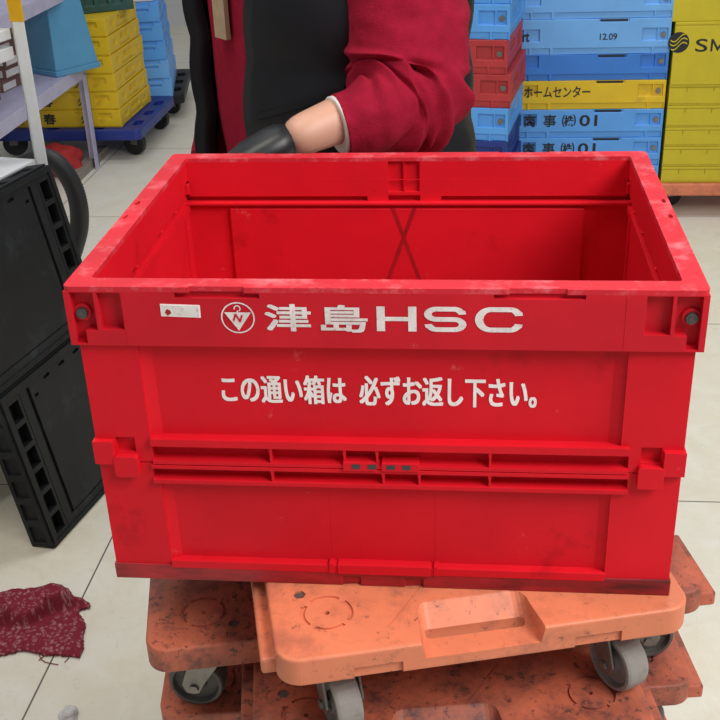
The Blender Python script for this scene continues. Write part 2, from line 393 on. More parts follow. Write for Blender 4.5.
# rim ring (top plate) with hand notches front and back
def notch(x0, x1, e, s): return [(x0, e), (x0, e+s), (x1, e+s), (x1, e)]
pts = rrect(-hw, hw, 0, CD, .006, 4)
n4 = 5
outer = pts[:n4]+[(.16, CD), (.16, CD-.002), (.105, CD-.002), (.105, CD), (-.105, CD), (-.105, CD-.002), (-.16, CD-.002), (-.16, CD)]+pts[n4:3*n4]+[(-.157, 0), (-.157, .0022), (-.1105, .0022), (-.1105, 0), (.107, 0), (.107, .0022), (.153, .0022), (.153, 0)]+pts[3*n4:]
inner = rrect(-hw+RT, hw-RT, RT, CD-RT, .003, 2)
bm = bmesh.new(); prism(bm, outer, CH, t0=CH-.0045)
rim = build('rim', bm, RED_RIM, cr); c = bmesh.new(); prism(c, inner, CH+.02, t0=CH-.02); cs = [c]
c = bmesh.new()
for x, y in ((-.260, .171), (-.259, .212), (.2595, .216), (.2595, .173)):
    prism(c, [(x+.0022*math.cos(2*math.pi*i/12), y+.006*math.sin(2*math.pi*i/12)) for i in range(12)], CH+.02, t0=CH-.0032)
cs.append(c); cut(rim, cs)
b = rim.modifiers.new('bevel', 'BEVEL'); b.width = .0012; b.segments = 2; b.limit_method = 'ANGLE'; b.angle_limit = R(40)
ZT = CH-.0044; zr = CH-RH
# outer bands of the rim
pk = [(-.2600, -.2395, zr+.0015, ZT-.001, .011), (-.2500, -.2395, zr, zr+.0140, .0), (-.2365, -.2160, .2675, ZT-.001, .008),
      (-.1696, -.0979, .2975, .3020, .0045), (-.1567, -.1105, .2975, .3030, .0045)]
pk += [(-b_, -a, c_, d, e) for a, b_, c_, d, e in pk[:3]]+[(.0945, .1678, .2985, .3025, .0045), (.1071, .1532, .2985, .3030, .0045)]
bm = bmesh.new(); relief(bm, -hw, hw, zr, ZT, .0098, pk, FR)
# thin mould seams
for u in (-.2147, .2005): box(bm, u-.0004, u+.0004, -.0003, .001, zr+.001, ZT-.001)
front_band = build('front_band', bm, RED_BAND, cr, bevel=.0011)
bm = bmesh.new(); relief(bm, -hw, hw, zr, ZT, .0098, pk, BK); build('back_band', bm, RED_BAND, cr, bevel=.0011)
side = [(.03, .17, .262, .295, .006), (.21, .35, .262, .295, .006)]
for nm, f in (('side_band', LF), ('side_band', RG)):
    bm = bmesh.new(); relief(bm, .0099, CD-.0099, zr, ZT, .0098, side, f); build(nm, bm, RED_BAND, cr, bevel=.0011)
# inner lining of the rim
ib = .2625
bm = bmesh.new()
fI = lambda u, v, d: Vector((u, CD-RT+d, v))
relief(bm, -hw+RT, hw-RT, .2555, ZT, .0092, [(-hw+RT, -.0415, .2555, ib, .0075), (.0415, hw-RT, .2555, ib, .0075), (-.018, .018, .2555, ib+.001, .0075), (-.0175, .0175, .2675, .31, .0045), (-.0006, .0006, .2675, .31, .0005)], fI)
box(bm, -hw+RT, hw-RT, CD-RT-.0001, CD-RT+.001, .2815, .2820)
build('inner_lining', bm, RED, cr, bevel=.0007)
fI2 = lambda u, v, d: Vector((u, RT-d, v))
bm = bmesh.new(); relief(bm, -hw+RT, hw-RT, ib, ZT, .0092, [(-.0175, .0175, .2675, .31, .0045)], fI2); build('inner_lining', bm, RED, cr, bevel=.0007)
for s in (-1, 1):
    f = lambda u, v, d: Vector((s*(hw-RT+d), u, v))
    bm = bmesh.new(); relief(bm, RT-.009, CD-RT+.009, .264, ZT, .0092, [(.345, CD, .264, .281, .003), (.05, .345, .264, .2665, .003)], f)
    for y in (.09, .145, .24, .30): box(bm, *sorted((s*(hw-RT-.001), s*(hw-RT+.002))), y-.003, y+.003, .264, .2668)
    # little torn notch near the back corner
    box(bm, *sorted((s*(hw-RT-.0025), s*(hw-RT+.004))), .352, .3585, .268, .280)
    build('inner_lining', bm, RED, cr, bevel=.0009)
# long walls: upper and lower leaves
def leaf(bm, f, up):
    v0, v1 = (.1325, zr+.003) if up else (.0150, .1315)
    a, b_ = (-.2085, .2060) if up else (-.2040, .2010)
    if up: rc = [(a, b_, .159, v1, .0115), (-.208, .2135, .1365, .1515, .0150), (-.208, .2135, .1515, .159, .0005), (-.208, .2135, .1325, .1362, .0012)]
    else: rc = [(a, b_, .0235, .112, .0110), (-.210, .2145, .1165, .1275, .0150), (-.210, .2145, .112, .1165, .0005), (-.210, .2145, .1275, .1315, .0012), (a, b_, .015, .0235, .0028)]
    if up: rc += [(-.2412, -.2235, .1425, .158, .011), (.2235, .2412, .1425, .158, .011)]
    relief(bm, -.2595, .2595, v0, v1, .0175, rc, f, base=.0052)
    # sloped inner sides of the corner posts
    lo, hi = (.159, v1) if up else (.0235, .112)
    for e, w_ in ((-1, a), (1, b_)):
        prism(bm, [(w_-e*(-.006), .0053), (w_-e*.011, .0118), (w_+e*.006, .0118)], hi, lambda p, q, t: f(p, t, q), t0=lo)
    ribs = (-.0996, -.0335, -.0045, .0946, .153, -.155) if up else (-.0996, .0005, .0325, .0946)
    z0, z1 = (.1355, .152) if up else (.1160, .1280)
    for u in ribs[:4]:
        prism(bm, [(u-.0011, z0), (u+.0011, z0), (u+.0011, z0+.003), (u+.0008, (z0+z1)/2), (u+.0016, z1-.002), (u+.0018, z1), (u-.0018, z1), (u-.0016, z1-.002), (u-.0008, (z0+z1)/2), (u-.0011, z0+.003)], .0155, lambda p, q, t: f(p, q, t), t0=.0016)
    if up:
        for e in (-1, 1):                                         # outer hinge hooks
            x = sorted((e*.2425, e*.2610)); prism(bm, [(.1325, x[0]), (.1325, x[1]), (.156, x[1]), (.156, x[0])], .0135, lambda p, q, t: f(q, p, t), t0=-.0010)
        box_pts = [(-.0348, .1310), (-.0060, .1310), (-.0060, .1395), (-.0348, .1395)]
        prism(bm, box_pts, .012, lambda p, q, t: f(p, q, t), t0=-.0005)
    else:
        for e in (-1, 1):
            x = sorted((e*.2215, e*.2435)); prism(bm, rrect(x[0], x[1], .1195, .1412, .003, 3), .013, lambda p, q, t: f(p, q, t), t0=-.0020)
        prism(bm, [(-.0005, .1310), (.0325, .1310), (.0325, .1395), (-.0005, .1395)], .012, lambda p, q, t: f(p, q, t), t0=-.0005)
        prism(bm, [(-.0448, .0150), (.0414, .0150), (.0414, .0255), (-.0448, .0255)], .012, lambda p, q, t: f(p, q, t), t0=.0012)
        for u in (-.051, .0470): prism(bm, [(u-.002, .015), (u+.002, .015), (u+.002, .026), (u-.002, .026)], .012, lambda p, q, t: f(p, q, t), t0=.0018)
        # faint panel frame in the middle of the lower leaf
        for u in (-.0500, .0465): prism(bm, [(u-.0004, .026), (u+.0004, .026), (u+.0004, .112), (u-.0004, .112)], .012, lambda p, q, t: f(p, q, t), t0=.0107)
for f in (FR, BK):
    bm = bmesh.new(); leaf(bm, f, True); build('upper_wall', bm, RED, cr, bevel=.0009)
    bm = bmesh.new(); leaf(bm, f, False); lw = build('lower_wall', bm, RED, cr, bevel=.0009)
    for u in (-.0269, -.0126, .0042, .0180):
        bm = bmesh.new(); prism(bm, [(u, .1335), (u+.0072, .1335), (u+.0072, .1380), (u, .1380)], .002, lambda p, q, t: f(p, q, t), t0=-.0009)
        tag(build('hinge_pin', bm, DARK_STEEL, cr), label='dark steel hinge pin')
# inner skins of the back wall (panel standing proud between the posts) and X shaped rub marks
bm = bmesh.new()
relief(bm, -.2555, .2555, .018, .2570, .004, [(-.2000, .2000, .018, .2490, -.0045), (-.2555, .2555, .2530, .2570, -.0068)], lambda u, v, d: Vector((u, CD-.0181+d, v)))
build('wall_lining', bm, RED, cr, bevel=.0012)
SMEAR = mat('red_scuff', (.36, .004, .008), .5, .15, 40)
for (x0, z0), (x1, z1) in (((-.013, .250), (.026, .135)), ((.012, .250), (-.030, .135))):
    bm = bmesh.new(); s = .0022; k_ = 1 if x0 < 0 else 2; prism(bm, [(x0-s, z0), (x0+s, z0), (x1+s, z1), (x1-s, z1)], .00015*k_, lambda p, q, t: Vector((p, CD-.0227-t, q)), t0=.0)
    tag(build('rub_mark', bm, SMEAR, cr), label='dark slanting rub mark, one stroke of an X')
bm = bmesh.new(); relief(bm, -.2555, .2555, .018, .2570, .004, [(-.2000, .2000, .018, .2490, -.0045)], lambda u, v, d: Vector((u, .0181-d, v)))
build('wall_lining', bm, RED, cr, bevel=.0012)
# short walls: one leaf each, ribbed
for s in (-1, 1):
    f = lambda u, v, d: Vector((s*(hw-.0145+d), u, v))
    bm = bmesh.new()
    relief(bm, .012, CD-.012, .018, .2680, .0095, [(.012, CD, .2450, .2530, -.0045), (.012, CD, .2330, .2370, -.0018), (.3380, .3450, .018, .2450, -.0040), (.3180, .3230, .018, .2330, -.0016), (.2300, .2335, .018, .2330, -.0016), (.140, .1435, .018, .2330, -.0016), (.040, .046, .018, .245, -.004), (.3450, .3500, .150, .153, -.004)], f)
    for y0 in (.20, .27): prism(bm, [(y0, .15), (y0+.004, .15), (y0+.044, .215), (y0+.040, .215)], .002, lambda p, q, t: f(p, q, t), t0=-.0012)
    relief(bm, .012, CD-.012, .018, zr, .012, [(.06, .17, .04, .23, .004), (.21, .32, .04, .23, .004)], lambda u, v, d: Vector((s*(hw-.0045-d), u, v)), base=0)
    build('end_wall', bm, RED, cr, bevel=.0009)
# base tray
bm = bmesh.new(); BH = .0176
relief(bm, -.2610, .2610, 0, BH, .012, [(-.0407, -.0241, 0, .0105, .003), (.0179, .0347, 0, .0105, .003)], lambda u, v, d: Vector((u, .0035+d, v)))
relief(bm, -.2610, .2610, 0, BH, .012, [(-.0407, -.0241, 0, .0105, .003), (.0179, .0347, 0, .0105, .003)], lambda u, v, d: Vector((u, CD-.0035-d, v)))
for s in (-1, 1): box(bm, *sorted((s*.249, s*.2610)), .0154, CD-.0154, 0, BH)
box(bm, -.25, .25, .0150, CD-.0150, .001, .0065)
build('base_tray', bm, RED_BASE, cr, bevel=.0013)
# corner bolts
for f in (FR, BK):
    for x in (-.2532, .2533):
        bm = bmesh.new(); p = lambda d: f(x, .2805, d)
        cyl(bm, p(.0112), p(.0065), .0080, 20); w_ = build('bolt_boss', bm, RED_BAND, cr, bevel=.0008)
        bm = bmesh.new(); cyl(bm, p(.0068), p(.0035), .0054, 18, .0048); cyl(bm, p(.004), p(.0028), .0032, 6); tag(build('bolt', bm, BOLT, cr, bevel=.0004), label='round steel bolt head')
# sticker, emblem, lettering on the front
bm = bmesh.new(); prism(bm, [(-.1825, .2921), (-.1826, .2808), (-.1488, .2797), (-.1486, .2912)], .0, FR, t0=-.0003)
tag(build('sticker', bm, WHITE_INK, front_band), label='scuffed white label strip')
bm = bmesh.new(); prism(bm, [(-.1812, .2909), (-.1813, .2820), (-.1500, .2810), (-.1498, .2902)], -.0003, FR, t0=-.0005); build('sticker_print', bm, PAPER, front_band)
bm = bmesh.new(); pts8 = [(-.1765+.0035*math.cos(a)*random.uniform(.5, 1.1), .2848+.0033*math.sin(a)*random.uniform(.5, 1.1)) for a in [2*math.pi*i/11 for i in range(11)]]
prism(bm, pts8, -.0005, FR, t0=-.0007); build('torn_patch', bm, SMEAR, front_band)
def annulus(bm, cx, cz, r0, r1, f, d, n=40, a0=0, a1=360):
    for i in range(n):
        a, b_ = R(a0+(a1-a0)*i/n), R(a0+(a1-a0)*(i+1)/n)
        v = [bm.verts.new(f(cx+r*math.cos(t), cz+r*math.sin(t), d)) for r, t in ((r0, a), (r1, a), (r1, b_), (r0, b_))]; bm.faces.new(v)
bm = bmesh.new(); ex, ez = -.1172, .2800
annulus(bm, ex, ez, .0131, .0143, FR, -.0004)
v = [bm.verts.new(FR(ex+a, ez+b_, -.0004)) for a, b_ in ((-.0113, .0050), (.0113, .0050), (0, -.0120))]; bm.faces.new(v)
annulus(bm, ex, ez+.0085, .0020, .0030, FR, -.0004, 20, -60, 200)
v = [bm.verts.new(FR(ex+a, ez+b_, -.0004)) for a, b_ in ((-.0006, .0050), (.0006, .0050), (.0008, .0066), (-.0004, .0066))]; bm.faces.new(v)
tag(build('emblem', bm, WORN_INK, front_band), label='white ring emblem with inverted triangle')
text('emblem_letter', 'N', ex-.0034, ex+.0034, ez-.0032, ez+.0032, lambda x, z, d: FR(x+(z-ez)*.35, z-(x-ex)*.25, -.0007), RED_BAND, front_band, .03)
LB = 'white worn printed letters'
text('lettering', '津', -.0937, -.0563, .2685, .2925, FR, WORN_INK, front_band, .0, LB, .030)
text('lettering', '島', -.0470, -.0092, .2680, .2920, FR, WORN_INK, front_band, .0, LB, .030)
def strokes(bm, polys):
    for pts in polys: bm.faces.new([bm.verts.new(FR(a, b_, -.0004)) for a, b_ in pts])
def thick_path(bm, P, wx, wz):
    """broad letter stroke along a path; vertical stems are wx wide, bars wz high"""
    L_, Rr = [], []
    for i, p in enumerate(P):
        t = Vector(P[min(i+1, len(P)-1)])-Vector(P[max(i-1, 0)]); t.normalize(); nx, nz = -t.y, t.x
        L_.append((p[0]+nx*wx/2, p[1]+nz*wz/2)); Rr.append((p[0]-nx*wx/2, p[1]-nz*wz/2))
    for i in range(len(P)-1): bm.faces.new([bm.verts.new(FR(a, b_, -.0004)) for a, b_ in (L_[i], L_[i+1], Rr[i+1], Rr[i])])
def arc(cx, cz, rx, rz, a0, a1, n=10): return [(cx+rx*math.cos(R(a0+(a1-a0)*i/n)), cz+rz*math.sin(R(a0+(a1-a0)*i/n))) for i in range(n+1)]
zb_, zt_ = .2690, .2915; zm = (zb_+zt_)/2
bm = bmesh.new(); x0, x1 = -.0010, .0318
for x in (x0, x1-.0068): strokes(bm, [[(x, zb_), (x+.0068, zb_), (x+.0068, zt_), (x, zt_)]])
strokes(bm, [[(x0+.0068, zm-.0019), (x1-.0068, zm-.0019), (x1-.0068, zm+.0019), (x0+.0068, zm+.0019)]])
tag(build('lettering', bm, WORN_INK, front_band), label=LB)
bm = bmesh.new(); x0, x1 = .0382, .0726; rx, hz = .0045, (zt_-zb_-.0040)/4
thick_path(bm, [(x1-.0034, zt_-.0068), (x1-.0036, zt_-.005)]+arc(x1-.010, zt_-.002-hz, .0058, hz, 30, 90)+[(x0+.010, zt_-.002)]+arc(x0+.010, zt_-.002-hz, .0070, hz, 90, 270)+arc(x1-.0100, zb_+.002+hz, .0070, hz, 90, -90)+arc(x0+.010, zb_+.002+hz, .0058, hz, -90, -150)+[(x0+.0036, zb_+.005), (x0+.0034, zb_+.0068)], .0064, .0042)
tag(build('lettering', bm, WORN_INK, front_band), label=LB)
bm = bmesh.new(); x0, x1 = .0796, .1183; hz = (zt_-zb_-.0042)/2
thick_path(bm, [(x1-.0034, zt_-.0075), (x1-.0036, zt_-.0055)]+arc(x1-.010, zt_-.0021-.006, .0062, .006, 35, 90)+[(x0+.013, zt_-.0021)]+arc(x0+.013, zm, .0096, hz, 90, 270, 16)+[(x1-.010, zb_+.0021)]+arc(x1-.010, zb_+.0021+.006, .0062, .006, -90, -35)+[(x1-.0036, zb_+.0055), (x1-.0034, zb_+.0075)], .0068, .0043)
tag(build('lettering', bm, WORN_INK, front_band), label=LB)
uw = [o for o in kids(cr) if o.name.startswith('upper_wall')][0]
FP = lambda x, z, d: Vector((x, .0115+d, z))
text('lettering', 'この通い箱は', -.1400, -.0310, .1925, .2200, FP, WHITE_INK, uw, .0, heavy=.024, label='white printed lettering')
text('lettering', '必ずお返し下さい。', -.0185, .1325, .1920, .2205, FP, WHITE_INK, uw, .0, heavy=.024, label='white printed lettering')

# ------------------------------------------------------------------ person behind the crate
pc = Vector((-.138, .80)); dF = Vector((-.75, -.66)).normalized(); dL = Vector((-dF.y, dF.x)); dL = Vector((.66, -.75)).normalized()
def bp(f, l, z): return (pc.x+dF.x*f+dL.x*l, pc.y+dF.y*f+dL.y*l, z)
person = empty('person', (pc.x, pc.y, 0), 0, 'person in black vest and maroon sweatshirt leaning over the red crate', 'person')
Vb = []; Eb = []
def chain(pts, start=None):
    prev = start
    for p in pts:
        Vb.append(p); i = len(Vb)-1
        if prev is not None: Eb.append((prev, i))
        prev = i
    return prev
EL = (-.004, .577, 1.060); WR = (-.150, .462, 1.027)
pel = chain([(*bp(0, 0, .90), (.12, .10))])
chest = chain([(*bp(.01, 0, 1.05), (.115, .095)), (*bp(.01, 0, 1.20), (.13, .10)), (*bp(0, 0, 1.30), (.12, .09))], pel)
neck = chain([(*bp(.01, 0, 1.39), .055)], chest)
chain([(*bp(.04, 0, 1.45), .06), (*bp(.06, 0, 1.52), .082), (*bp(.06, 0, 1.59), .078), (*bp(.05, 0, 1.63), .05)], neck)
ls = chain([(*bp(0, .17, 1.32), .055)], chest); chain([(.01, .62, 1.20, .047), (*EL, .040), ((EL[0]+WR[0])/2, (EL[1]+WR[1])/2, (EL[2]+WR[2])/2-.0, .0325), (*WR, .0255)], ls)
rs = chain([(*bp(0, -.17, 1.32), .055)], chest); chain([(*bp(-.03, -.21, 1.18), .045), (*bp(-.02, -.22, 1.05), .04), (*bp(.06, -.2, .93), .034), (*bp(.11, -.18, .86), .026)], rs)
for s in (-1, 1): chain([(*bp(0, s*.09, .82), .078), (*bp(.01, s*.10, .48), .055), (*bp(-.01, s*.10, .10), .038), (*bp(.10, s*.11, .035), .034)], pel)
body = skin('body', Vb, Eb, SKIN_M, person)
# face
nz_ = []
for s in (-1, 1):
    bm = bmesh.new(); bmesh.ops.create_uvsphere(bm, u_segments=12, v_segments=8, radius=.011); bmesh.ops.translate(bm, verts=bm.verts, vec=Vector(bp(.128, s*.031, 1.53))); build('eye', bm, INK, person, smooth=True)
skin('nose', [(*bp(.13, 0, 1.535), .008), (*bp(.148, 0, 1.508), .011)], [(0, 1)], SKIN_M, person, 1)
skin('mouth', [(*bp(.126, -.022, 1.478), .004), (*bp(.133, 0, 1.479), .006), (*bp(.126, .022, 1.478), .004)], [(0, 1), (1, 2)], RED_OLD, person, 1)
def ell(f0, l0, rf, rl, z, n=48, a0=0, a1=360, fn=None):
    out = []
    for i in range(n):
        a = R(a0+(a1-a0)*i/(n if a1-a0 == 360 else n-1)); k = fn(a, z) if fn else 1
        sq = 1/(abs(math.cos(a))**2.6+abs(math.sin(a))**2.6)**(1/2.6)
        out.append(Vector(bp(f0+rf*k*sq*math.cos(a), l0+rl*k*sq*math.sin(a), z)))
    return out
bm = bmesh.new()
hs = [(.045, 1.49, .100, .086), (.04, 1.53, .105, .09), (.035, 1.57, .108, .092), (.035, 1.61, .10, .085), (.04, 1.645, .07, .06), (.045, 1.66, .02, .02)]
loft(bm, [ell(f-.012, 0, a, b_, z, 32) for f, z, a, b_ in hs]); hr = build('hair', bm, HAIR, person, smooth=True)
# sweatshirt torso
def wr(a, z): return 1+.02*noise.noise(Vector((math.cos(a)*3, math.sin(a)*3, z*14)))
bm = bmesh.new(); rows = [(.80, .135, .180), (.815, .138, .184), (.86, .128, .178), (.98, .142, .184), (1.10, .142, .184), (1.2, .140, .184), (1.28, .115, .180), (1.33, .095, .155), (1.37, .07, .09), (1.40, .062, .066)]
rings = []
for (z0, f0, l0), (z1, f1, l1) in zip(rows, rows[1:]):
    for k in range(4):
        t = k/4; rings.append(ell(0, 0, f0+(f1-f0)*t, l0+(l1-l0)*t, z0+(z1-z0)*t, 48, fn=wr))
loft(bm, rings); build('sweatshirt', bm, SWEAT, person, smooth=True)
# sleeve: one draped tube with folds bunched at the elbow
def sleeve(name, P, rads, parent, folds):
    Pv = [Vector(p) for p in P]; Pp = [2*Pv[0]-Pv[1]]+Pv+[2*Pv[-1]-Pv[-2]]; path = []; K = 22
    for i in range(1, len(Pp)-2):
        for k in range(K):
            t = k/K; a, b_, c_, d = Pp[i-1:i+3]
            path.append((.5*((2*b_)+(c_-a)*t+(2*a-5*b_+4*c_-d)*t*t+(3*b_-a-3*c_+d)*t**3), rads[i-1]+(rads[i]-rads[i-1])*(t*t*(3-2*t))))
    n = 72; rings = []; total = len(path)
    for i, (p, r) in enumerate(path):
        t = (path[min(i+1, total-1)][0]-path[max(i-1, 0)][0]).normalized()
        s = t.cross(Vector((0, 0, 1))) if i == 0 else s-t*s.dot(t)
        s.normalize(); q = s.cross(t); ring = []
        for j in range(n):
            a = 2*math.pi*j/n; dr = s*math.cos(a)+q*math.sin(a); base = p+dr*r
            k = 0.
            for pos, wid, amp, aa, aw, tw in folds:                # a fold: ridge at ring pos, centred on angle aa
                da = (a-aa+math.pi) % (2*math.pi)-math.pi
                x = (i/total-pos-tw*da)/wid
                k += amp*math.exp(-x*x)*math.exp(-(da/aw)**2)
            k += .0035*noise.noise(base*22)+.0018*noise.noise(base*55)
            ring.append(base+dr*k)
        rings.append(ring)
    bm = bmesh.new(); loft(bm, rings); return build(name, bm, SWEAT, person if parent is None else parent, smooth=True)
random.seed(3)
fl_ = []
for pos, amp, aa in ((.28, .004, 3.4), (.345, -.005, 3.9), (.41, .007, 3.2), (.46, -.009, 4.2), (.50, .016, 3.0), (.545, -.016, 4.0), (.585, .017, 3.1), (.625, -.015, 4.4), (.66, .014, 3.4), (.44, .012, .6), (.49, -.011, 1.1), (.55, .012, .3), (.60, -.012, 1.0), (.65, .012, .2), (.70, -.011, 1.1), (.74, .011, 3.6), (.74, .010, .6), (.785, -.010, 3.0), (.785, -.009, .4), (.82, .006, 1.5), (.82, .006, 4.5)):
    fl_.append((pos, random.uniform(.016, .024), amp, aa, random.uniform(.75, 1.25), random.uniform(-.10, .10)))
sleeve('sleeve', [bp(0, .13, 1.335), (-.018, .625, 1.22), (-.006, .600, 1.125), (-.008, .572, 1.066), (-.028, .545, 1.050), (-.048, .522, 1.043), (-.088, .505, 1.036)], [.078, .074, .076, .072, .062, .047, .0385], None, fl_)
bm = bmesh.new(); ax = (Vector(WR)-Vector((-.048, .522, 1.043))).normalized(); p = Vector((-.088, .505, 1.036))
q = ax.to_track_quat('Z', 'Y'); loft(bm, [[p+q @ Vector((r*math.cos(2*math.pi*i/32), r*math.sin(2*math.pi*i/32), z)) for i in range(32)] for r, z in ((.026, -.012), (.0355, -.004), (.0362, .0025), (.0350, .0042), (.028, .0035))])
tag(build('cuff_lining', bm, CREAM, person, smooth=True), label='cream lining showing at the pushed up cuff')
sleeve('sleeve', [bp(0, -.13, 1.335), bp(-.03, -.215, 1.18), bp(-.02, -.225, 1.05), bp(.06, -.205, .93), bp(.10, -.185, .875)], [.08, .065, .06, .05, .042], None, [])
# open padded vest
def puff(a, z): return 1+.035*abs(math.sin((z-1.085)*math.pi/.105))+.02*noise.noise(Vector((math.cos(a)*4, math.sin(a)*4, z*9)))
vr = [(.80, .175, .225), (.90, .172, .225), (1.0, .168, .222), (1.1, .166, .220), (1.2, .166, .222), (1.28, .15, .215), (1.34, .12, .175), (1.39, .085, .105)]
def vest_rings(off, k=8):
    out = []
    for (z0, f0, l0), (z1, f1, l1) in zip(vr, vr[1:]):
        for i in range(k):
            t = i/k; z = z0+(z1-z0)*t; g = 9+ (1.10-z)*-12
            g0 = 21+max(0, z-1.0)*30; out.append((f0+(f1-f0)*t+off, l0+(l1-l0)*t+off, z, g0))
    return out
GC_ = 10
bm = bmesh.new(); O = [ell(0, 0, f, l, z, 64, g-GC_, 360-g-GC_, puff) for f, l, z, g in vest_rings(0)]; I = [ell(0, 0, f, l, z, 64, g-GC_, 360-g-GC_, puff) for f, l, z, g in vest_rings(-.028)]
loft(bm, [o+i[::-1] for o, i in zip(O, I)]); build('vest', bm, VEST, person, smooth=True)
bm = bmesh.new()                                                  # pocket welt on the wearer's left front
for z in (1.015,):
    loft(bm, [[Vector(bp(.173*math.cos(R(a))**.75+o, .222*math.sin(R(a))*1.05, z+dz+.0012*(a-20))) for o, dz in ((.0, -.005), (.008, -.004), (.008, .004), (0, .005))] for a in range(20, 62, 4)])
build('pocket_welt', bm, VEST, person)
bm = bmesh.new(); loft(bm, [[Vector(bp(f, l, z)) for f, l in ((.146, -.050), (.153, -.050), (.153, -.018), (.146, -.018))] for z in (1.10, 1.15, 1.24)]); tag(build('neck_strap', bm, BEIGE, person), label='beige strap hanging down the chest')
# trousers and shoes
bm_v = [(*bp(0, 0, .90), (.15, .12))]; bm_e = []
for s in (-1, 1):
    k = len(bm_v); bm_v += [(*bp(0, s*.095, .80), .095), (*bp(.01, s*.10, .48), .073), (*bp(-.01, s*.10, .12), .062), (*bp(-.01, s*.10, .075), .062)]; bm_e += [(0, k), (k, k+1), (k+1, k+2), (k+2, k+3)]
skin('trousers', bm_v, bm_e, PANTS, person)
for s in (-1, 1):
    bm = bmesh.new(); rings = []
    for f, wd, h in ((-.075, .022, .05), (-.06, .038, .08), (0, .042, .095), (.06, .046, .07), (.13, .048, .052), (.17, .038, .042), (.19, .014, .03)):
        rings.append([Vector(bp(f, s*.105+wd*math.cos(2*math.pi*i/16), max(.004, h/2+h/2*math.sin(2*math.pi*i/16)))) for i in range(16)])
    loft(bm, rings); build('shoe', bm, SHOE, person, smooth=True)
# gloved hands: palm and five bent fingers
def glove(wrist, fore, down, thumb_side, nm='glove', cuff_at=None):
    w_ = Vector(wrist); x = Vector(fore).normalized(); n_ = Vector(down).normalized(); y = n_.cross(x).normalized()*thumb_side; n_ = (n_-x*n_.dot(x)).normalized()
    P = lambda a, b_, c_: tuple(w_+x*a+y*b_+n_*c_)
    V = [(*(cuff_at or P(-.035, 0, 0)), .0325), (*P(0, 0, 0), .033), (*P(.035, .0, .004), (.034, .020)), (*P(.068, .0, .008), (.036, .017))]; E_ = [(0, 1), (1, 2), (2, 3)]
    for b_, l in ((.029, .070), (.010, .080), (-.010, .075), (-.029, .058)):
        k = len(V); V += [(*P(.078, b_, .010), .0105), (*P(.078+l*.42, b_*1.05, .016), .0098), (*P(.078+l*.68, b_*1.08, .032), .0092), (*P(.078+l*.82, b_*1.08, .050), .0078)]
        E_ += [(3, k), (k, k+1), (k+1, k+2), (k+2, k+3)]
    k = len(V); V += [(*P(.022, .030, .012), .0135), (*P(.048, .050, .022), .0118), (*P(.072, .055, .036), .0095)]; E_ += [(1, k), (k, k+1), (k+1, k+2)]
    return skin(nm, V, E_, GLOVE, person, root=1)
glove((-.170, .456, 1.025), (-.89, -.06, -.42), (0, .1, -1), 1, cuff_at=(-.130, .475, 1.0325))
glove(bp(.12, -.175, .845), (dF.x*.4, dF.y*.4, -.8), (-dL.x, -dL.y, 0), 1)

for k in kids(person): k.matrix_parent_inverse = Matrix.Translation((-pc.x, -pc.y, 0))
# ------------------------------------------------------------------ black folded crates standing on edge against the white rack
a = R(11.8); u_ = Vector((math.sin(a), math.cos(a), 0)); e_ = Vector((-.18121, .03786, .98272)).normalized(); n_ = u_.cross(e_); n_ = -n_ if n_.x < 0 else n_
def black_panel(p0, flip, label):
    r = empty('folded_crate', p0, 0, label, 'crate', 'black folded crates')
    mw = Matrix((u_, e_, -n_)).transposed().to_4x4()
    mw = Matrix(((u_.x, -n_.x, e_.x, p0[0]), (u_.y, -n_.y, e_.y, p0[1]), (u_.z, -n_.z, e_.z, p0[2]), (0, 0, 0, 1)))
    r.matrix_world = mw; W_, H_, T_ = .404, .355, .060
    fx = (lambda x: W_-x) if flip else (lambda x: x)
    bm = bmesh.new(); rc = []
    def q(a0, a1, v0, v1, d): rc.append((*sorted((fx(a0), fx(a1))), v0, v1, d))
    q(0, W_, 0, .010, .004); q(.012, .392, .012, .343, .0035)
    for i in range(6): q(.020, .052, .022+i*.053, .064+i*.053, .026)
    q(.086, .096, .03, .335, .010); q(.060, .0615, .02, .335, .006)
    for i in range(3): q(.15+.06*i, .172+.06*i, .325, .332, .010)
    q(.105, .118, .305, .312, .010); q(.37, .378, .30, .307, .010); q(.10, .385, .03, .034, .006)
    relief(bm, 0, W_, 0, H_, T_-.0005, rc, lambda u, v, d: Vector((u, d, v)))
    build('panel', bm, BLACK_PL, r, bevel=.0015)
    bm = bmesh.new()                                              # ends and top with rib pockets
    for x0, sg in ((-.0065, 1), (W_+.0065, -1)):
        relief(bm, .004, T_-.004, .008, H_-.008, .0075, [(.014, .046, .02+.055*i, .058+.055*i, .006) for i in range(6)], lambda u, v, d: Vector((x0+sg*d, u, v)))
    relief(bm, .008, W_-.008, .006, T_-.006, .006, [(.03+.092*i, .09+.092*i, .016, .044, .004) for i in range(4)], lambda u, v, d: Vector((u, v, H_+.0055-d)))
    build('edge_rib', bm, BLACK_PL, r, bevel=.0012)
    return r
P0 = Vector((-.787, .999, .0))
black_panel(P0+n_*0+Vector((0, 0, .002)), False, 'black folded crate on the floor, lower of the two leaning against the white rack')
black_panel(P0+e_*.363+Vector((0, 0, .002)), True, 'black folded crate balanced on edge, upper of the two leaning against the white rack')

